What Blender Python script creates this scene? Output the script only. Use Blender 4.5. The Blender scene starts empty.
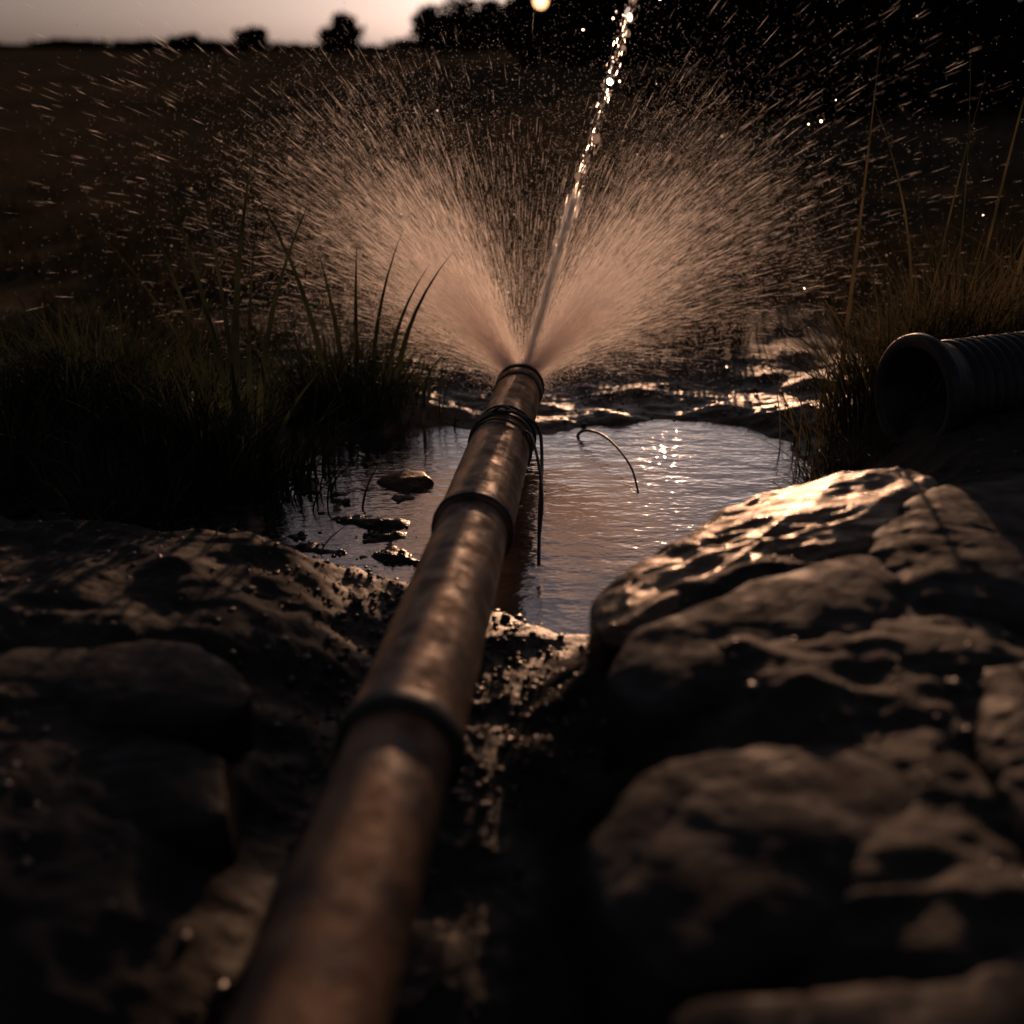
import bpy, math, random
import numpy as np
from mathutils import Vector, Matrix, noise as mn
random.seed(7); rng=np.random.default_rng(7)
scene=bpy.context.scene
scene.view_settings.view_transform='Standard'; scene.view_settings.look='None'; scene.view_settings.exposure=0

SUN_EL=math.radians(5.8); SUN_AZ=math.radians(9)
# ---------------------------------------------------------------- helpers
def link(o,parent=None):
    scene.collection.objects.link(o)
    if parent: o.parent=parent
    return o
def mesh_obj(name,verts,faces,mat=None,smooth=True,parent=None):
    me=bpy.data.meshes.new(name)
    verts=np.asarray(verts,dtype=np.float32)
    if isinstance(faces,np.ndarray):
        n,k=faces.shape
        me.vertices.add(len(verts)); me.vertices.foreach_set('co',verts.ravel())
        me.loops.add(n*k); me.loops.foreach_set('vertex_index',faces.astype(np.int32).ravel())
        me.polygons.add(n); me.polygons.foreach_set('loop_start',np.arange(0,n*k,k,dtype=np.int32))
        try: me.polygons.foreach_set('loop_total',np.full(n,k,dtype=np.int32))
        except Exception: pass
        me.update(calc_edges=True)
    else:
        me.from_pydata([tuple(v) for v in verts],[],faces)
    me.validate()
    if smooth: me.polygons.foreach_set('use_smooth',np.ones(len(me.polygons),dtype=bool))
    if mat: me.materials.append(mat)
    return link(bpy.data.objects.new(name,me),parent)

def _h(ix,iy,s):
    n=(ix.astype(np.int64)*374761393+iy.astype(np.int64)*668265263+s*2147483647)&0xffffffff
    n=((n^(n>>13))*1274126177)&0xffffffff
    n=n^(n>>16)
    return (n&0xffff)/65535.0
def vn(x,y,s=0):
    ix=np.floor(x);iy=np.floor(y);fx=x-ix;fy=y-iy
    a=2*np.pi
    def g(dx,dy):
        t=_h(ix+dx,iy+dy,s)*a
        return np.cos(t)*(fx-dx)+np.sin(t)*(fy-dy)
    u=fx*fx*fx*(fx*(fx*6-15)+10);v=fy*fy*fy*(fy*(fy*6-15)+10)
    return ((g(0,0)*(1-u)+g(1,0)*u)*(1-v)+(g(0,1)*(1-u)+g(1,1)*u)*v)*1.4
def fbm(x,y,o=4,s=0,gain=.5):
    r=0;a=1
    for i in range(o):
        r=r+a*vn(x*2**i+i*17.3,y*2**i-i*9.1,s+i);a*=gain
    return r
def ridge(x,y,o=4,s=0):
    r=0;a=1
    for i in range(o):
        r=r+a*(1-np.abs(vn(x*2**i+i*7.3,y*2**i,s+i))*2);a*=.5
    return r
def ss(t): t=np.clip(t,0,1); return t*t*(3-2*t)
def sdpoly(x,y,P):
    d=np.full(x.shape,1e9);inside=np.zeros(x.shape,bool);n=len(P)
    for i in range(n):
        ax,ay=P[i];bx,by=P[(i+1)%n];ex,ey=bx-ax,by-ay
        t=np.clip(((x-ax)*ex+(y-ay)*ey)/(ex*ex+ey*ey),0,1)
        d=np.minimum(d,np.hypot(x-ax-t*ex,y-ay-t*ey))
        c=((ay>y)!=(by>y))
        with np.errstate(divide='ignore',invalid='ignore'):
            c&= x< (bx-ax)*(y-ay)/((by-ay) if by!=ay else 1e-9)+ax
        inside^=c
    return np.where(inside,d,-d)

# ---------------------------------------------------------------- materials
def newmat(name):
    m=bpy.data.materials.new(name);m.use_nodes=True
    nt=m.node_tree
    return m,nt,nt.nodes['Principled BSDF'],nt.nodes['Material Output']
def N(nt,t,**k):
    n=nt.nodes.new(t)
    for a,b in k.items():
        if a in n.inputs: n.inputs[a].default_value=b
        else: setattr(n,a,b)
    return n
def ramp(nt,fac,stops):
    r=nt.nodes.new('ShaderNodeValToRGB');e=r.color_ramp.elements
    while len(e)<len(stops): e.new(.5)
    for i,(p,c) in enumerate(stops):
        e[i].position=p;e[i].color=(*c,1) if len(c)==3 else c
    nt.links.new(fac,r.inputs[0]);return r
def tex(nt,scale,detail=8,rough=.6,sc=None,kind='ShaderNodeTexNoise'):
    g=nt.nodes.new('ShaderNodeNewGeometry')
    src=g.outputs['Position']
    if sc:
        mp=nt.nodes.new('ShaderNodeMapping');mp.inputs['Scale'].default_value=sc
        nt.links.new(src,mp.inputs[0]);src=mp.outputs[0]
    t=nt.nodes.new(kind);t.inputs['Scale'].default_value=scale
    if kind=='ShaderNodeTexNoise':
        t.inputs['Detail'].default_value=detail;t.inputs['Roughness'].default_value=rough
    nt.links.new(src,t.inputs['Vector']);return t
def bump(nt,h,strength,dist,prev=None):
    b=nt.nodes.new('ShaderNodeBump');b.inputs['Strength'].default_value=strength;b.inputs['Distance'].default_value=dist
    nt.links.new(h,b.inputs['Height'])
    if prev: nt.links.new(prev,b.inputs['Normal'])
    return b.outputs[0]
def simple(name,cols,scale,rough=(.5,.8),bumps=((60,.5,.004),),metal=0,sc=None,spec=.5,cthr=(.35,.65),tint=None):
    m,nt,p,o=newmat(name)
    t=tex(nt,scale,5,sc=sc)
    n=len(cols)
    r=ramp(nt,t.outputs[0],[(cthr[0]+(cthr[1]-cthr[0])*i/(n-1),c) for i,c in enumerate(cols)])
    nt.links.new(r.outputs[0],p.inputs['Base Color'])
    t2=tex(nt,scale*2.7,4,sc=sc)
    rr=ramp(nt,t2.outputs[0],[(.35,(rough[0],)*3),(.65,(rough[1],)*3)])
    nt.links.new(rr.outputs[0],p.inputs['Roughness'])
    prev=None
    for (s,st,d) in bumps:
        tb=tex(nt,s,4,sc=sc);prev=bump(nt,tb.outputs[0],st,d,prev)
    if prev: nt.links.new(prev,p.inputs['Normal'])
    p.inputs['Metallic'].default_value=metal
    p.inputs['Specular IOR Level'].default_value=spec
    if tint: p.inputs['Specular Tint'].default_value=(*tint,1)
    return m

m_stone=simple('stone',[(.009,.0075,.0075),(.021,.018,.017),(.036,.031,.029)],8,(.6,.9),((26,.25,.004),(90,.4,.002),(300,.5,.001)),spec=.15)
m_wet=simple('wet_stone',[(.010,.006,.004),(.026,.014,.008),(.042,.022,.011)],10,(.16,.66),((16,.6,.010),(60,.8,.005),(240,.5,.001)),spec=.7,sc=(.6,2.4,1),tint=(1,.68,.42))  # wet rock; orange of the sun glint put into the specular tint
m_gravel=simple('gravel',[(.012,.009,.008),(.04,.03,.026)],30,(.18,.6),((120,.5,.003),),spec=.5)
m_pipe=simple('rusted_metal',[(.022,.010,.006),(.10,.047,.023),(.19,.098,.047),(.11,.056,.029)],13,(.45,.85),((22,.2,.003),(120,.6,.0015)),metal=.25,cthr=(.33,.70))
m_ring=simple('black_collar',[(.008,.007,.007),(.03,.022,.018)],30,(.45,.7),((90,.4,.002),),spec=.3)
m_wire=simple('dark_wire',[(.01,.008,.007),(.05,.035,.025)],80,(.35,.6),((200,.3,.001),))
m_rub=simple('black_plastic',[(.004,.004,.0045),(.010,.010,.011)],20,(.4,.65),((150,.3,.0006),),spec=.3)
m_bark=simple('bark',[(.006,.005,.004),(.02,.015,.012)],8,(.8,.95),((30,.6,.02),),spec=.1)
def leafmat(name,c1,c2,trans=.35,spec=.2):
    m,nt,p,o=newmat(name)
    t=tex(nt,9,2)
    r=ramp(nt,t.outputs[0],[(.35,c1),(.65,c2)])
    nt.links.new(r.outputs[0],p.inputs['Base Color']);p.inputs['Roughness'].default_value=.6
    p.inputs['Specular IOR Level'].default_value=spec
    tr=nt.nodes.new('ShaderNodeBsdfTranslucent');nt.links.new(r.outputs[0],tr.inputs[0])
    mx=nt.nodes.new('ShaderNodeMixShader');mx.inputs[0].default_value=trans
    nt.links.new(p.outputs[0],mx.inputs[1]);nt.links.new(tr.outputs[0],mx.inputs[2]);nt.links.new(mx.outputs[0],o.inputs[0])
    return m
m_grass=leafmat('grass_blade',(.012,.015,.008),(.042,.046,.022),.3)
m_field=leafmat('field_grass_blade',(.012,.014,.008),(.046,.037,.021),.25,.0)
m_grassR=leafmat('grass_blade_sunlit',(.024,.026,.011),(.09,.070,.036),.35)  # right tufts: sunlit look put into a lighter, warmer blade colour
m_leaf=leafmat('foliage',(.006,.006,.005),(.014,.011,.008),.08,.0)
# ground
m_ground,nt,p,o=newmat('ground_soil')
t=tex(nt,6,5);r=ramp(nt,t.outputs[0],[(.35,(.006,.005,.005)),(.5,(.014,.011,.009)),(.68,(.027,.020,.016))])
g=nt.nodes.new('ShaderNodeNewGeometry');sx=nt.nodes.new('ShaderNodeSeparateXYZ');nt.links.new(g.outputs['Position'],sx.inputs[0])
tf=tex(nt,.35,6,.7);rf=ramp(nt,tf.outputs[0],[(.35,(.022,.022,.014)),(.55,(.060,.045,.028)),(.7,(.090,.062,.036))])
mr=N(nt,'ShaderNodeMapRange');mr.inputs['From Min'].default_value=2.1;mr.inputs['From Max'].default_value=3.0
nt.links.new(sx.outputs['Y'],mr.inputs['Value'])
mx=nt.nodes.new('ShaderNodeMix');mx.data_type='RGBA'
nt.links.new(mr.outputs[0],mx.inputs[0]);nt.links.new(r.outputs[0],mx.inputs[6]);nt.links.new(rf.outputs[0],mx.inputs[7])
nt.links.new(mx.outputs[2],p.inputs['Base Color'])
mz=N(nt,'ShaderNodeMapRange');mz.inputs['From Min'].default_value=.0;mz.inputs['From Max'].default_value=.10
mz.inputs['To Min'].default_value=.30;mz.inputs['To Max'].default_value=.78
nt.links.new(sx.outputs['Z'],mz.inputs['Value'])
mrr=nt.nodes.new('ShaderNodeMix');mrr.data_type='FLOAT'
nt.links.new(mr.outputs[0],mrr.inputs[0]);nt.links.new(mz.outputs[0],mrr.inputs[2]);mrr.inputs[3].default_value=.98
nt.links.new(mrr.outputs[0],p.inputs['Roughness'])
msp=nt.nodes.new('ShaderNodeMix');msp.data_type='FLOAT';nt.links.new(mr.outputs[0],msp.inputs[0]);msp.inputs[2].default_value=.25;msp.inputs[3].default_value=0
nt.links.new(msp.outputs[0],p.inputs['Specular IOR Level'])
b1=bump(nt,tex(nt,18,5).outputs[0],.4,.010);b2=bump(nt,tex(nt,75,5).outputs[0],.6,.005,b1);b3=bump(nt,tex(nt,260,3).outputs[0],.6,.0015,b2)
nt.links.new(b3,p.inputs['Normal'])
# water
m_water,nt,p,o=newmat('muddy_water')
p.inputs['Base Color'].default_value=(.02,.016,.014,1);p.inputs['Roughness'].default_value=.08
gl=N(nt,'ShaderNodeBsdfGlossy');gl.inputs['Roughness'].default_value=.05;gl.inputs[0].default_value=(.95,.9,.87,1)
mxs=N(nt,'ShaderNodeMixShader');mxs.inputs[0].default_value=.5
b1=bump(nt,tex(nt,11,3,sc=(1,2.2,1)).outputs[0],.4,.01);b2=bump(nt,tex(nt,60,3,sc=(1,2.2,1)).outputs[0],.3,.002,b1)
nt.links.new(b2,p.inputs['Normal']);nt.links.new(b2,gl.inputs['Normal'])
nt.links.new(p.outputs[0],mxs.inputs[1]);nt.links.new(gl.outputs[0],mxs.inputs[2]);nt.links.new(mxs.outputs[0],o.inputs[0])
# spray: water forward-scatters strongly when backlit
def spraymat(name,c,tfrac=.75,fwd=0,fr=.5):
    m,nt,p,o=newmat(name);nt.nodes.remove(p)
    d=N(nt,'ShaderNodeBsdfDiffuse');d.inputs[0].default_value=(*c,1)
    tr=N(nt,'ShaderNodeBsdfTranslucent');tr.inputs[0].default_value=(*c,1)
    mx=N(nt,'ShaderNodeMixShader');mx.inputs[0].default_value=tfrac
    nt.links.new(d.outputs[0],mx.inputs[1]);nt.links.new(tr.outputs[0],mx.inputs[2]);out=mx
    if fwd:
        g=N(nt,'ShaderNodeBsdfRefraction');g.inputs['Roughness'].default_value=fr;g.inputs['IOR'].default_value=1.33;g.inputs[0].default_value=(1,1,1,1)
        m2=N(nt,'ShaderNodeMixShader');m2.inputs[0].default_value=fwd
        nt.links.new(mx.outputs[0],m2.inputs[1]);nt.links.new(g.outputs[0],m2.inputs[2]);out=m2
    nt.links.new(out.outputs[0],o.inputs[0])
    return m
m_spray=spraymat('water_spray',(.97,.92,.88),.75);m_jet=spraymat('water_jet',(1,.98,.96),.75,.65,.5);m_drop=spraymat('water_drop',(1,.98,.96),.8,.8,.45)

# ---------------------------------------------------------------- terrain
LB=[(-.10,-1),(-.15,.5),(-.19,.75),(-.20,1.0),(-.20,1.2),(-.22,1.33),(-.33,1.39),(-.45,1.42),(-.7,1.47),(-1.2,1.55),(-4,1.6),(-4,-1)]
RB=[(-.01,-1),(-.01,.5),(-.01,.8),(-.01,.98),(.11,1.20),(.26,1.32),(.5,1.41),(.56,1.6),(.62,1.8),(.75,1.95),(1.2,2.1),(4,2.3),(4,-1)]
PD=[(-.24,1.32),(-.33,1.38),(-.45,1.48),(-.48,1.6),(-.45,1.8),(-.36,1.97),(-.15,2.04),(.08,1.99),(.25,2.05),(.45,2.03),(.63,2.02),(.68,1.95),(.60,1.7),(.55,1.42),(.3,1.3),(.12,1.2),(.05,1.2),(-.05,1.25),(-.16,1.28)]
def height(x,y):
    x=np.asarray(x,float);y=np.asarray(y,float)
    wx=x+.035*fbm(x*6,y*6,3,3);wy=y+.035*fbm(x*6,y*6,3,9)
    h=.032+.018*fbm(x*2.2,y*2.2,3,1)
    dist=np.hypot(x,y)
    near=ss((4-dist)/1.5)
    h+=.006*ridge(x*7,y*7,4,5)*near-.004
    flat=ss((y-1.85)/.15)*ss((2.9-y)/.5)*ss((.95-np.abs(x-.1))/.3)
    h=h*(1-flat)+flat*(.010+.014*fbm(x*5,y*8,5,77)+.02*ss((y-2.1)/.5))
    dp=sdpoly(wx,wy,PD); pm=ss((dp+.05)/.1)
    h=h-(.062-.035*flat)*pm+pm*ss((.05-x)/.3)*(1-flat)*(.013+.020*fbm(x*9,y*14,4,44))
    lb=sdpoly(wx,wy,LB); rb=sdpoly(wx,wy,RB)
    h+=.075*ss(lb/.16)+.06*ss(lb/.5)
    h+=.130*ss(rb/.19)+.060*ss(rb/.4)
    bank=ss(lb/.08)+ss(rb/.08)
    h+=bank*(.006*(ridge(x*3+y*2,y*6,4,21)-1)+.006*fbm(x*8,y*8,5,30))
    for (cx,cy,r,a) in [(-.75,1.75,.2,.07),(-.3,2.25,.2,.05),(.72,1.85,.18,.05),(-.9,1.9,.3,.07),(.95,2.05,.3,.06)]:
        h+=a*np.exp(-((x-cx)**2+(y-cy)**2)/r**2)
    far=ss((dist-6)/30)
    h+=far*.5*fbm(x*.03,y*.03,3,50)+ss((dist-40)/120)*(.3+1.2*fbm(x*.006+3,y*.006,2,61))
    h+=ss((dist-2.5)/3)*.05*fbm(x*.9,y*.9,4,70)
    return h
def axis(lo,hi,step,end_lo,end_hi,g=1.09):
    a=list(np.arange(lo,hi,step));s=step
    while a[-1]<end_hi: s*=g;a.append(a[-1]+s)
    s=step;b=[]
    c=lo
    while c>end_lo: s*=g;c-=s;b.append(c)
    return np.array(b[::-1]+a)
xs=axis(-1.1,1.1,.005,-420,420);ys=axis(.25,2.3,.005,-30,500)
X,Y=np.meshgrid(xs,ys);Z=height(X,Y)
nx,ny=len(xs),len(ys)
i=np.arange(nx*ny).reshape(ny,nx)
F=np.stack([i[:-1,:-1],i[:-1,1:],i[1:,1:],i[1:,:-1]],-1).reshape(-1,4)
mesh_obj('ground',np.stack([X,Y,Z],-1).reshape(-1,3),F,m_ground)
wx_=np.linspace(-.72,1.0,60);wy_=np.linspace(.95,2.5,50);WX,WY=np.meshgrid(wx_,wy_)
i=np.arange(WX.size).reshape(WX.shape);F=np.stack([i[:-1,:-1],i[:-1,1:],i[1:,1:],i[1:,:-1]],-1).reshape(-1,4)
mesh_obj('puddle_water',np.stack([WX,WY,np.full_like(WX,0.002)],-1).reshape(-1,3),F,m_water)

# ---------------------------------------------------------------- rocks
def rock(P,T,mat,seed,name='rock',power=2.6,lift=0.0,tilt=(0,0),ridged=0.0,grow=1.08,amp=1.0):
    P=np.array(P);c=P.mean(0);na,nr=200,46
    th=np.linspace(0,2*np.pi,na,endpoint=False);R=np.zeros(na)
    for k,t in enumerate(th):
        d=np.array([math.cos(t),math.sin(t)]);best=.02
        for a in range(len(P)):
            A=P[a]-c;B=P[(a+1)%len(P)]-c;e=B-A
            den=d[0]*e[1]-d[1]*e[0]
            if abs(den)<1e-9: continue
            s=(A[0]*e[1]-A[1]*e[0])/den;u=(A[0]*d[1]-A[1]*d[0])/den
            if s>0 and -1e-6<=u<=1+1e-6: best=max(best,s)
        R[k]=best*grow
    for _ in range(6): R=(np.roll(R,1)+2*R+np.roll(R,-1))/4
    zc=float(np.median(height(P[:,0]*.6+c[0]*.4,P[:,1]*.6+c[1]*.4)))
    ts=np.linspace(0,1,nr)[1:]
    prof=[(math.sin(t*math.pi/2)**.8,T*(1-t**power)**.9) for t in ts]+[(1.0,-.04),(.97,-.12)]
    out=[(c[0],c[1],T)]
    for (rr,z) in prof:
        for k in range(na): out.append((c[0]+R[k]*rr*math.cos(th[k]),c[1]+R[k]*rr*math.sin(th[k]),z))
    V=[]
    off=Vector((seed*3.7,seed*1.3,0))
    for (x,y,z) in out:
        q=Vector((x,y,z))
        n1=mn.fractal(q*4+off,1,2,4);n2=mn.fractal(q*38+off,1,2,4)
        n3=mn.noise(q*5+off*2)
        cr=-max(0,.04-abs(n3))*.04
        z2=z+(n1*.006+cr)*amp+n2*.0014
        if ridged: z2+=ridged*(1-abs(mn.noise(Vector((x*6+y*5,y*17-x*8,seed))))*2)*.6+ridged*.35*(1-abs(mn.noise(Vector((x*15+y*9,y*48-x*16,seed))))*2)
        wob=n1*.022+n2*.003
        dx,dy=x-c[0],y-c[1];l=math.hypot(dx,dy)+1e-6
        V.append((x+dx/l*wob,y+dy/l*wob,zc+lift+z2+tilt[0]*dx+tilt[1]*dy))
    Fs=[]
    for k in range(na): Fs.append((0,1+k,1+(k+1)%na))
    nring=len(prof)
    for j in range(nring-1):
        for k in range(na):
            a=1+j*na+k;b=1+j*na+(k+1)%na
            Fs.append((a,a+na,b+na,b))
    return mesh_obj(name,V,Fs,mat)
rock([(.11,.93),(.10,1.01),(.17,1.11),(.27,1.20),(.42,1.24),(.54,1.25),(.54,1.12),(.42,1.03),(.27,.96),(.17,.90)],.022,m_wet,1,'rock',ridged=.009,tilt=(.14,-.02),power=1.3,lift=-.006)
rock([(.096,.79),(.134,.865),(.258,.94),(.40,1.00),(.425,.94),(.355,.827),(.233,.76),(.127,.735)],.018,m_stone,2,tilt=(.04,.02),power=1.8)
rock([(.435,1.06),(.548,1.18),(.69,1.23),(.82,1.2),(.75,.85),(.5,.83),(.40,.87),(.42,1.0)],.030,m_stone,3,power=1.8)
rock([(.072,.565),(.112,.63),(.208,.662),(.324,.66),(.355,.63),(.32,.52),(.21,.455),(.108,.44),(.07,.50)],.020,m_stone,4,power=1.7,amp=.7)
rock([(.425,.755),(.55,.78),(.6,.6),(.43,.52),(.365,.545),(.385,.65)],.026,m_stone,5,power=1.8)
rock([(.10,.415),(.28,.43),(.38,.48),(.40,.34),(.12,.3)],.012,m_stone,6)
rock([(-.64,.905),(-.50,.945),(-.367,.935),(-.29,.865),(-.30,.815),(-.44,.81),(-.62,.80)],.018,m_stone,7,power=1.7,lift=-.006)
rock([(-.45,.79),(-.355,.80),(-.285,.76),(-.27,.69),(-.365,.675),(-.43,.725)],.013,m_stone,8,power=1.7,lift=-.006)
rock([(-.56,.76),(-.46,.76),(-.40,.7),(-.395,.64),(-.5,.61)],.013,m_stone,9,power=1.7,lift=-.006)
rock([(-.245,1.73),(-.205,1.765),(-.185,1.74),(-.165,1.755),(-.15,1.72),(-.19,1.69)],.030,m_wet,12,lift=.006,power=1.3,ridged=.006)

def ico():
    t=(1+5**.5)/2
    v=np.array([(-1,t,0),(1,t,0),(-1,-t,0),(1,-t,0),(0,-1,t),(0,1,t),(0,-1,-t),(0,1,-t),(t,0,-1),(t,0,1),(-t,0,-1),(-t,0,1)],float)/math.hypot(1,t)
    f=np.array([(0,11,5),(0,5,1),(0,1,7),(0,7,10),(0,10,11),(1,5,9),(5,11,4),(11,10,2),(10,7,6),(7,1,8),(3,9,4),(3,4,2),(3,2,6),(3,6,8),(3,8,9),(4,9,5),(2,4,11),(6,2,10),(8,6,7),(9,8,1)])
    return v,f
iv,iff=ico()
def scatter_stones(name,pts,sizes,mat,smooth=False):
    n=len(pts);V=np.zeros((n,12,3))
    for k in range(n):
        s=sizes[k]*np.array([1,rng.uniform(.6,1),rng.uniform(.4,.8)])
        a=rng.uniform(0,6.28);v=iv*(1+.25*rng.normal(size=(12,1)).clip(-1,1))*s
        R=np.array([[math.cos(a),-math.sin(a),0],[math.sin(a),math.cos(a),0],[0,0,1]])
        V[k]=v@R.T+pts[k]
    F=(iff[None]+12*np.arange(n)[:,None,None]).reshape(-1,3)
    return mesh_obj(name,V.reshape(-1,3),F,mat,smooth)
px=np.concatenate([rng.normal(-.08,.10,1800),rng.uniform(-1,1,1400),rng.uniform(-.5,.8,900),rng.normal(-.34,.07,500)])
py=np.concatenate([rng.uniform(.8,1.45,1800),rng.uniform(.5,1.7,1400),rng.uniform(2.0,2.5,900),rng.uniform(1.38,1.8,500)])
n=len(px)
sz=rng.lognormal(-5.8,.5,n).clip(.0012,.010)
pz=height(px,py)+sz*.1
scatter_stones('gravel',np.stack([px,py,pz],-1),sz,m_gravel)

# ---------------------------------------------------------------- pipe
def frame(d):
    d=d.normalized();u=d.cross(Vector((0,0,1))).normalized();w=u.cross(d).normalized();return d,u,w
def lathe(name,o,d,prof,mat,seg=72,parent=None,dent=0,smooth=True):
    d,u,w=frame(d);V=[];Fs=[]
    for (s,r) in prof:
        for k in range(seg):
            a=2*math.pi*k/seg
            rr=r
            if dent: 
                q=Vector((math.cos(a)*2,math.sin(a)*2,s*7));rr=r+dent*mn.fractal(q,1,2,3)
            V.append(o+d*s+(u*math.cos(a)+w*math.sin(a))*rr)
    for j in range(len(prof)-1):
        for k in range(seg):
            a=j*seg+k;b=j*seg+(k+1)%seg;Fs.append((a,b,b+seg,a+seg))
    return mesh_obj(name,V,Fs,mat,smooth,parent)
def smoothpts(pts,n=40):
    P=[Vector(p) for p in pts];out=[]
    P=[P[0]*2-P[1]]+P+[P[-1]*2-P[-2]]
    m=len(P)-3
    for k in range(n+1):
        t=k/n*m;i=min(int(t),m-1);f=t-i;a,b,c,d=P[i:i+4]
        out.append(.5*((2*b)+(c-a)*f+(2*a-5*b+4*c-d)*f*f+(3*b-a-3*c+d)*f**3))
    return out
def tube(name,pts,r,mat,seg=8,parent=None,cyc=False):
    P=[Vector(p) for p in pts];V=[];Fs=[];n=len(P);pu=None
    for k in range(n):
        a=P[(k-1)%n] if (k>0 or cyc) else P[0];b=P[(k+1)%n] if (k<n-1 or cyc) else P[-1]
        t=(b-a).normalized()
        if pu is None: pu=t.orthogonal().normalized()
        pu=(pu-t*pu.dot(t)).normalized();w=t.cross(pu)
        rr=r(k/(n-1)) if callable(r) else r
        for j in range(seg):
            q=2*math.pi*j/seg;V.append(P[k]+(pu*math.cos(q)+w*math.sin(q))*rr)
    m=n if cyc else n-1
    for k in range(m):
        for j in range(seg):
            a=k*seg+j;b=k*seg+(j+1)%seg;c=((k+1)%n)*seg
            Fs.append((a,b,c+(j+1)%seg,c+j))
    if not cyc: Fs.append(tuple(range(seg))[::-1]);Fs.append(tuple((n-1)*seg+j for j in range(seg)))
    return mesh_obj(name,V,Fs,mat,True,parent)
A=Vector((-.158,.16,.190));B=Vector((.019,2.03,.098))
D=(B-A);L=D.length;Dn=D.normalized()
def sY(y): return (y-A.y)/(B.y-A.y)*L
pipe=link(bpy.data.objects.new('metal_water_pipe',None))
s1,s2,s3=sY(.745),sY(1.255),sY(1.63)
def rng_prof(a,b,r0,r1,n=60): return [(a+(b-a)*t/n,r0+(r1-r0)*t/n) for t in range(n+1)]
lathe('near_section',A,Dn,rng_prof(0,s1+.02,.050,.0505),m_pipe,parent=pipe,dent=.0010)
lathe('middle_section',A,Dn,[(s1-.012,.050)]+[(s1-.012,.0565),(s1+.01,.0575)]+rng_prof(s1+.03,s2,.0560,.0500),m_pipe,parent=pipe,dent=.0010)
lathe('upper_section',A,Dn,[(s2-.012,.050),(s2-.012,.0555),(s2+.012,.0565)]+rng_prof(s2+.03,s3+.05,.0550,.0525,30)+rng_prof(s3+.07,L-.09,.0490,.0465,30),m_pipe,parent=pipe,dent=.0012)
def ring(nm,s,r,h,w):
    lathe(nm,A,Dn,[(s-w,r-.006),(s-w,r+h*.6),(s-w*.6,r+h),(s+w*.6,r+h),(s+w,r+h*.6),(s+w,r-.006)],m_ring,parent=pipe,dent=.0014)
ring('collar_1',s1-.004,.0565,.004,.012);ring('collar_2',s2-.004,.0555,.003,.006);ring('collar_3',s3+.06,.0515,.003,.005)
lathe('nozzle',A,Dn,[(L-.085,.0465),(L-.080,.0495),(L-.05,.0500),(L-.045,.0480),(L-.012,.0475),(L-.01,.043),(L,.041),(L+.006,.038),(L+.006,.022),(L-.03,.020),(L-.031,.0)],m_ring,parent=pipe,dent=.0008)
lathe('nozzle_band',A,Dn,[(L-.035,.047),(L-.035,.0515),(L-.02,.0515),(L-.02,.047)],m_ring,parent=pipe)
d_,u_,w_=frame(Dn)
def loop(s,r,tilt,ph,wr,nm):
    pts=[]
    for k in range(48):
        a=2*math.pi*k/48
        rr=r+.0015*math.sin(3*a+ph)
        pts.append(A+Dn*(s+tilt*math.sin(a+ph)+.002*math.sin(5*a+ph))+(u_*math.cos(a)+w_*math.sin(a))*rr)
    tube(nm,pts,wr,m_wire,8,pipe,True)
for k,(s,r,t,ph) in enumerate([(s3-.005,.0550,.014,.3),(s3+.012,.0555,.022,1.2),(s3+.03,.0550,.012,2.2),(s3-.02,.056,.018,3.8),(s3+.0,.056,.008,5.)]): loop(s,r,t,ph,.0026 if k<3 else .0018,'wire_wrap_%d'%(k+1))
c0=A+Dn*(s3+.035)+u_*.053+w_*.02
pts=[c0+Vector((-.03,.0,.03)),c0+Vector((0,0,.012)),c0+Vector((.012,-.02,.0)),c0+Vector((.014,-.08,-.03)),c0+Vector((.010,-.16,-.045)),c0+Vector((.006,-.24,-.07)),c0+Vector((.004,-.30,-.115))]
tube('wire_tail',smoothpts(pts),.0030,m_wire,8,pipe)
c1=A+Dn*(s3-.03)+u_*.045+w_*.035
tube('wire_tail_short',smoothpts([c1,c1+Vector((.01,-.03,.0)),c1+Vector((.020,-.10,-.02)),c1+Vector((.024,-.17,-.05)),c1+Vector((.020,-.21,-.09))]),.0026,m_wire,8,pipe)
c2=A+Dn*(s3+.01)+w_*.056
tube('wire_knot',smoothpts([c2+u_*-.016,c2+w_*.010,c2+u_*.014+Dn*.010,c2+Dn*-.014+w_*.005,c2+u_*-.01+Dn*.014,c2+u_*.02+w_*.006-Dn*.02]),.0024,m_wire,8,pipe)

hose=link(bpy.data.objects.new('corrugated_drain_pipe',None))
HO=Vector((.672,1.60,.215));HD=Vector((.95,.30,.01)).normalized()
prof=[(.5,.0),(.5,.074),(.006,.080),(.0,.086),(-.001,.098),(.004,.104),(.014,.105),(.022,.101),(.026,.094),(.05,.088),(.058,.086)]
s=.062
for k in range(64):
    prof+=[(s,.079),(s+.004,.080),(s+.006,.0875),(s+.0125,.089),(s+.0145,.081)];s+=.0185
lathe('corrugated_tube',HO,HD,prof,m_rub,96,hose)

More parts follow.
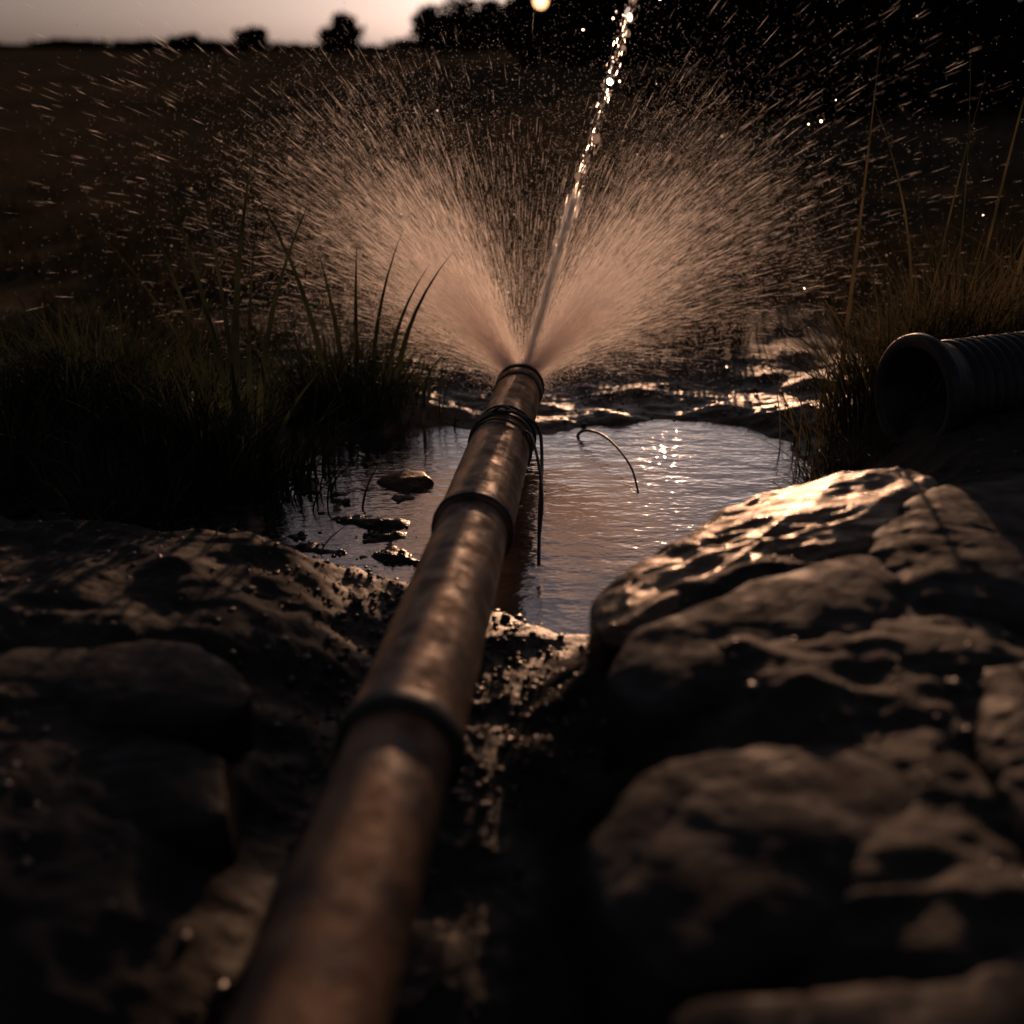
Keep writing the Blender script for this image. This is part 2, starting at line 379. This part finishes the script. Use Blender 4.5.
# ---------------------------------------------------------------- grass
def blades(name,bases,heights,widths,leans,mat,seg=6,dirs=None,parent=None):
    n=len(bases);bases=np.asarray(bases)
    az=rng.uniform(0,2*np.pi,n) if dirs is None else dirs
    t=np.linspace(0,1,seg+1)
    lean=np.asarray(leans)[:,None]*t**2*np.asarray(heights)[:,None]
    z=np.asarray(heights)[:,None]*(t-.25*np.asarray(leans)[:,None].clip(0,1.6)*t**2.5)
    dx=np.cos(az)[:,None];dy=np.sin(az)[:,None]
    cx=bases[:,0:1]+dx*lean;cy=bases[:,1:2]+dy*lean;cz=bases[:,2:3]+z
    fa=rng.uniform(-.9,.9,n)
    w=np.asarray(widths)[:,None]*(1-t**1.6)*.5+.0002
    ox=np.cos(fa)[:,None]*w;oy=np.sin(fa)[:,None]*w
    Lp=np.stack([cx-ox,cy-oy,cz],-1);Rp=np.stack([cx+ox,cy+oy,cz],-1)
    V=np.stack([Lp,Rp],2).reshape(n,-1,3)
    f=np.array([[2*k,2*k+1,2*k+3,2*k+2] for k in range(seg)])
    F=(f[None]+(2*(seg+1))*np.arange(n)[:,None,None]).reshape(-1,4)
    return mesh_obj(name,V.reshape(-1,3),F,mat,True,parent)
def tuft(name,cx,cy,r,n,h0,h1,mat,lean=(.05,.9),w=(.003,.006),talls=()):
    x=rng.normal(cx,r,n);y=rng.normal(cy,r*.8,n);z=height(x,y)-.005
    h=rng.uniform(h0,h1,n)*rng.uniform(.5,1,n);l=rng.uniform(*lean,n);ww=rng.uniform(*w,n)
    B_=np.stack([x,y,z],-1);dirs=np.arctan2(y-cy,x-cx)+rng.normal(0,.7,n)
    if talls:
        T=np.array(talls);tz=height(T[:,0],T[:,1])
        B_=np.concatenate([B_,np.stack([T[:,0],T[:,1],tz],-1)]);h=np.append(h,T[:,2]);l=np.append(l,T[:,3]);dirs=np.append(dirs,T[:,4]);ww=np.append(ww,T[:,5])
    return blades(name,B_,h,ww,l,mat,8,dirs)
PI=math.pi
tuft('grass_tuft',-.55,1.70,.085,600,.10,.25,m_grass,talls=[(-.50,1.68,.64,.14,PI,.016),(-.485,1.68,.64,.03,PI,.015),(-.49,1.67,.60,.14,0,.016),(-.46,1.68,.56,.24,.1,.014),(-.53,1.68,.46,.35,PI,.012),(-.44,1.66,.34,.5,0,.012),(-.52,1.66,.50,.2,2.8,.012),(-.47,1.68,.48,.10,.3,.012)])
tuft('grass_tuft',-.38,2.10,.09,520,.10,.24,m_grass,talls=[(-.40,2.06,.54,.25,PI,.014),(-.33,2.04,.38,.05,0,.014),(-.30,2.05,.40,.2,.2,.014),(-.27,2.04,.34,.30,.1,.014),(-.25,2.03,.38,.35,.2,.015),(-.36,2.06,.36,.1,PI,.014)])
tuft('grass_tuft',-.80,1.85,.14,800,.10,.26,m_grass)
tuft('grass_tuft',-.95,1.65,.12,600,.08,.22,m_grass)
tuft('grass_tuft',-.68,1.55,.10,420,.05,.13,m_grass,lean=(.3,1.4),talls=[(-.58,1.52,.18,1.3,0,.006),(-.62,1.50,.16,1.3,-.4,.006)])
tuft('grass_tuft',-.50,1.60,.04,90,.04,.10,m_grass,lean=(.3,1.4))
tuft('grass_tuft',.72,1.86,.06,420,.1,.32,m_grassR,w=(.002,.004),talls=[(.63,1.84,.72,.02,PI,.009),(.66,1.86,.34,.9,PI,.006),(.65,1.84,.26,1.0,PI,.006),(.72,1.88,.40,.25,PI,.006),(.78,1.9,.56,.25,PI,.007),(.68,1.85,.34,.5,PI,.006)])
tuft('grass_tuft',.88,1.95,.09,700,.15,.38,m_grassR,w=(.002,.004),talls=[(.9,1.93,.80,.05,0,.008),(.95,1.9,.72,.12,0,.006),(.85,1.9,.62,.1,PI,.006),(.8,1.9,.58,.05,0,.006)])
tuft('grass_tuft',1.12,2.1,.14,900,.15,.42,m_grassR,w=(.002,.005))
tuft('grass_tuft',.63,1.70,.05,220,.05,.14,m_grassR,lean=(.3,1.3),w=(.002,.004))
n=30000
fy=2.15+rng.exponential(1.0,n)**1.25*1.8;fx=rng.uniform(-1,1,n)*(fy*.75+.3)
keep=(fbm(fx*2.2,fy*2.2,3,90)>-.12)&~((np.abs(fx-.15)<.75)&(fy<2.7+.2*np.sin(fx*9)))
fx=fx[keep];fy=fy[keep];n=len(fx)
sc=1+fy*.07
blades('field_grass',np.stack([fx,fy,height(fx,fy)-.005],-1),rng.uniform(.03,.12,n)*sc,rng.uniform(.003,.006,n)*sc,rng.uniform(.2,1.3,n),m_field,3)
n=900
fx=rng.uniform(-1.1,1.2,n);fy=rng.uniform(1.15,2.1,n)
keep=(height(fx,fy)>.09)&(fbm(fx*5,fy*5,2,13)>.15)&~((fx>0)&(fx<.6)&(fy<1.5));fx=fx[keep];fy=fy[keep];n=len(fx)
blades('ground_weeds',np.stack([fx,fy,height(fx,fy)-.003],-1),rng.uniform(.02,.07,n),rng.uniform(.002,.004,n),rng.uniform(.4,1.5,n),m_grass,4)
tube('reed_stem',smoothpts([(.13,1.99,-.02),(.15,1.96,.02),(.19,1.88,.035),(.225,1.76,.025),(.235,1.66,-.005)]),lambda t:.0036*(1-.5*t),m_wire)

# ---------------------------------------------------------------- trees
def tree_geo(x,y,H,Rw,V,F,mi,nl=1500,ls=.22,low=.1):
    z0=float(height(np.array([x]),np.array([y]))[0])
    def limb(p,q,r0,r1):
        d=(q-p).normalized();u=d.orthogonal().normalized();w=d.cross(u);b=len(V)
        for (c,r) in ((p,r0),(q,r1)):
            for k in range(7):
                a=2*math.pi*k/7;V.append(tuple(c+(u*math.cos(a)+w*math.sin(a))*r))
        for k in range(7): F.append((b+k,b+(k+1)%7,b+7+(k+1)%7,b+7+k));mi.append(0)
    base=Vector((x,y,z0-.1));top=Vector((x+random.uniform(-.1,.1)*H,y,z0+H*.6))
    limb(base,top,H*.035,H*.012)
    cl=[]
    for k in range(13):
        t=random.uniform(.35,1);p=base.lerp(top,t)
        a=random.uniform(0,6.28);q=p+Vector((math.cos(a)*Rw*.6,math.sin(a)*Rw*.6,H*random.uniform(.0,.28)))
        limb(p,q,H*.012,H*.004);cl.append(q)
    for k in range(12):
        a=random.uniform(0,6.28);rr=random.uniform(.1,.9)*Rw
        cl.append(Vector((x+math.cos(a)*rr,y+math.sin(a)*rr,z0+H*random.uniform(low,.6))))
    for k in range(nl):
        c=random.choice(cl);p=c+Vector((random.gauss(0,1)*Rw*.2,random.gauss(0,1)*Rw*.2,random.gauss(0,1)*H*.08))
        if p.z<z0: p.z=z0+random.random()*.3
        a=Vector((random.gauss(0,1),random.gauss(0,1),random.gauss(0,1))).normalized();b_=a.orthogonal().normalized()
        s=ls*random.uniform(.5,1.2);b=len(V)
        V.extend([tuple(p-a*s),tuple(p+b_*s*.5),tuple(p+a*s),tuple(p-b_*s*.5)]);F.append((b,b+1,b+2,b+3));mi.append(1)
def make_trees(name,specs,**k):
    V=[];F=[];mi=[]
    for s in specs: tree_geo(*s,V,F,mi,**k)
    o=mesh_obj(name,V,F,m_bark,False);o.data.materials.append(m_leaf)
    o.data.polygons.foreach_set('material_index',mi);return o
for (x,y,H,R) in [(-31,105,1.7,1.3),(-25.5,108,2.2,1.5),(-16.0,104,3.3,1.7),(-6.4,100,4.0,2.6),(-3.4,98,5.0,2.6),(-1.0,99,4.6,1.6)]:
    make_trees('distant_tree',[(x,y,H,R)],nl=1900,ls=.42,low=.05)
sp=[]
x=.75
while x<34:
    sp.append((x,46+random.uniform(-3,3),random.uniform(3.4,4.2)*(.85 if x<1.5 else 1),random.uniform(1.3,2.0)*(.5 if x<1.5 else 1)));x+=random.uniform(.8,1.3)
make_trees('tree_line',sp,nl=1300,ls=.34,low=.02)
hs=[(x+random.uniform(-1,1),120+random.uniform(-8,8),random.uniform(.6,1.2),random.uniform(2,3)) for x in np.arange(-75,40,3)]
make_trees('hedge',hs,nl=260,ls=.4,low=.02)
sp=[(2.0+k*.95+random.uniform(-.3,.3),12.5+random.uniform(-1.2,1.2)+k*.15,random.uniform(.9,1.2)*(.5+.09*k),random.uniform(.8,1.1)) for k in range(9)]
make_trees('bush',sp,nl=1300,ls=.09,low=.03)
# distant lit lamp on a post (warm orb at the tree edge)
lamp=link(bpy.data.objects.new('yard_lamp',None))
lx,ly=1.0,39.0;lz=float(height(np.array([lx]),np.array([ly]))[0])
zg=.75+ly*math.tan(math.radians(2.0))
lathe('lamp_post',Vector((lx,ly,lz-.1)),Vector((.0001,0,1)),[(0,.06),(.3,.045),(.35,.03),(zg-lz-.25,.025),(zg-lz-.22,.06),(zg-lz-.15,.07),(zg-lz-.14,.0)],m_ring,16,lamp)
m_lamp,nt,p,o=newmat('lamp_glow');p.inputs['Base Color'].default_value=(.3,.2,.1,1);p.inputs['Emission Color'].default_value=(1,.50,.22,1);p.inputs['Emission Strength'].default_value=5
RG=.22
gv=[(-RG*math.cos(math.pi*k/16),max(.001,RG*math.sin(math.pi*k/16))) for k in range(17)]
lathe('lamp_globe',Vector((lx,ly,zg+.05)),Vector((.0001,0,1)),gv,m_lamp,24,lamp)
lathe('lamp_cap',Vector((lx,ly,zg+.05)),Vector((.0001,0,1)),[(.215,.06),(.22,.08),(.24,.05),(.28,.0)],m_ring,16,lamp)

# ---------------------------------------------------------------- spray
NZ=np.array(B+Dn*.008)
def streaks(name,p,d,length,w,mat):
    n=len(p);d=d/np.linalg.norm(d,axis=1,keepdims=True)
    r=rng.normal(size=(n,3));u=np.cross(d,r);u/=np.linalg.norm(u,axis=1,keepdims=True)
    L2=length[:,None]*.5;W=w[:,None]*.5
    V=np.stack([p-d*L2,p+u*W,p+d*L2,p-u*W],1)
    F=np.arange(4*n).reshape(n,4)
    return mesh_obj(name,V.reshape(-1,3),F,mat,False)
def spray_pts(n,th_mu,th_sd,tmax,tpow,speed=(2.2,4.2),fw=(.1,.55)):
    th=np.radians(rng.normal(th_mu,th_sd,n));f=rng.uniform(*fw,n);sp=rng.uniform(*speed,n)
    v=np.stack([np.sin(th),f,np.cos(th)],-1);v/=np.linalg.norm(v,axis=1,keepdims=True);v*=sp[:,None]
    t=rng.uniform(0,1,n)**tpow*tmax
    g=np.array([0,0,-4.5])
    p=NZ+v*t[:,None]+.5*g*t[:,None]**2;vel=v+g*t[:,None]
    p+=rng.normal(size=(n,3))*(.004+.03*t[:,None])
    return p,vel,t
P=[];Dv=[];Ls=[];Ws=[]
for (n,mu,sd,tm,tp,sp) in [(24000,-34,10,.13,.95,(2.0,4.5)),(22000,40,10,.13,.95,(2.0,4.5)),(15000,-41,12,.22,.95,(1.4,4.)),(15000,46,12,.22,.95,(1.4,4.)),(3000,0,26,.16,1.0,(2,4)),(1500,-44,15,.40,.8,(2.0,4.4)),(1500,48,15,.40,.8,(2.0,4.4))]:
    p,v,t=spray_pts(n,mu,sd,tm,tp,sp)
    k=p[:,2]>.02;p,v,t=p[k],v[k],t[k];m=len(p)
    P.append(p);Dv.append(v);Ls.append(rng.uniform(.012,.040,m)*(1+2*t));Ws.append(rng.lognormal(-8.0,.35,m)*(1+.3*t))
streaks('water_spray',np.concatenate(P),np.concatenate(Dv),np.concatenate(Ls),np.concatenate(Ws),m_spray)
P=[]
for (n,mu,sd,tm) in [(70000,-36,15,.22),(70000,41,15,.22),(16000,0,35,.24),(22000,-42,22,.38),(22000,46,22,.38)]:
    p,v,t=spray_pts(n,mu,sd,tm,.9,(1.4,4.2));k=p[:,2]>.02;P.append(p[k]+rng.normal(size=(k.sum(),3))*.02)
p=np.concatenate(P);m=len(p)
streaks('water_mist',p,rng.normal(size=(m,3)),rng.uniform(.0007,.0019,m),rng.uniform(.0007,.0015,m),m_spray)
JD=np.array([.31,.45,1.0]);JD/=np.linalg.norm(JD)
def jet(t): return NZ+JD*t+np.array([0,0,-.04])*t*t
n=5000;t=rng.uniform(0,1,n)**1.15*.42
p=np.stack([jet(a) for a in t])+rng.normal(size=(n,3))*(.0044+.004*t[:,None])
streaks('water_jet',p,np.tile(JD,(n,1))+rng.normal(size=(n,3))*.03,rng.uniform(.01,.05,n),rng.uniform(.0008,.0024,n),m_jet)
n=900;t=rng.uniform(0,1,n)**.8*1.1
p=np.stack([jet(a) for a in t])+rng.normal(size=(n,3))*(.003+.005*t[:,None])
streaks('jet_droplets',p,np.tile(JD,(n,1))+rng.normal(size=(n,3))*.12,rng.uniform(.003,.018,n),rng.uniform(.0006,.0018,n),m_jet)
def flakes(name,p,sz,mat,k=8):
    n=len(p);nrm=np.array([0,1,0])+rng.normal(size=(n,3))*.35;nrm/=np.linalg.norm(nrm,axis=1,keepdims=True)
    u=np.cross(nrm,np.array([0,0,1.]));u/=np.linalg.norm(u,axis=1,keepdims=True);w=np.cross(u,nrm)
    a=np.linspace(0,2*np.pi,k,endpoint=False)
    V=p[:,None]+sz[:,None,None]*(u[:,None]*np.cos(a)[None,:,None]+w[:,None]*np.sin(a)[None,:,None]*1.15)
    return mesh_obj(name,V.reshape(-1,3),np.arange(n*k).reshape(n,k),mat,False)
n=60;t=.2+rng.uniform(0,1,n)*1.0
p=np.stack([jet(a) for a in t])+rng.normal(size=(n,3))*(.003+.016*t[:,None])
sz=rng.lognormal(-6.1,.35,n).clip(.0012,.005)
t=np.array([.12,.19,.26,.30,.42,.45,.50,.56,.60,.66,.69,.78,.81,.84,.86,.88])
p2=np.stack([jet(a) for a in t])+rng.normal(size=(16,3))*.008
p=np.concatenate([p,p2]);sz=np.concatenate([sz,rng.uniform(.005,.009,16)])
flakes('water_drops',p,sz,m_drop)
p,v,t=spray_pts(170,5,45,.45,.7,(2.2,4.4));p=p[p[:,2]>.03]
flakes('flying_drops',p,rng.lognormal(-6.6,.4,len(p)).clip(.0008,.003),m_drop)

# ---------------------------------------------------------------- light & world
w=bpy.data.worlds.new('World');scene.world=w;w.use_nodes=True;nt=w.node_tree
bg=nt.nodes['Background'];sky=nt.nodes.new('ShaderNodeTexSky');sky.sky_type='NISHITA';sky.sun_disc=False
sky.sun_elevation=SUN_EL;sky.sun_rotation=SUN_AZ;sky.dust_density=2.0;sky.air_density=1.0;sky.ozone_density=3.0
hs_=nt.nodes.new('ShaderNodeHueSaturation');hs_.inputs['Saturation'].default_value=.45
tint=nt.nodes.new('ShaderNodeMix');tint.data_type='RGBA';tint.blend_type='MULTIPLY';tint.inputs[0].default_value=1
tint.inputs[7].default_value=(1.0,.87,.90,1)
nt.links.new(sky.outputs[0],hs_.inputs['Color']);nt.links.new(hs_.outputs[0],tint.inputs[6]);nt.links.new(tint.outputs[2],bg.inputs[0]);bg.inputs[1].default_value=.062
sd=bpy.data.lights.new('sun','SUN');sd.energy=3.6;sd.angle=math.radians(.6);sd.color=(1,.54,.31)
so=link(bpy.data.objects.new('sun',sd))
dv=Vector((math.sin(SUN_AZ)*math.cos(SUN_EL),math.cos(SUN_AZ)*math.cos(SUN_EL),math.sin(SUN_EL)))
so.rotation_euler=(-dv).to_track_quat('-Z','Y').to_euler()

# ---------------------------------------------------------------- camera
cd=bpy.data.cameras.new('camera');cam=link(bpy.data.objects.new('camera',cd))
cam.location=(0,0,.75);cam.rotation_euler=(math.radians(90-25.1),0,0)
cd.lens=35;cd.sensor_width=36;cd.clip_start=.02;cd.clip_end=2000
cd.dof.use_dof=True;cd.dof.focus_distance=1.75;cd.dof.aperture_fstop=2.0
scene.camera=cam
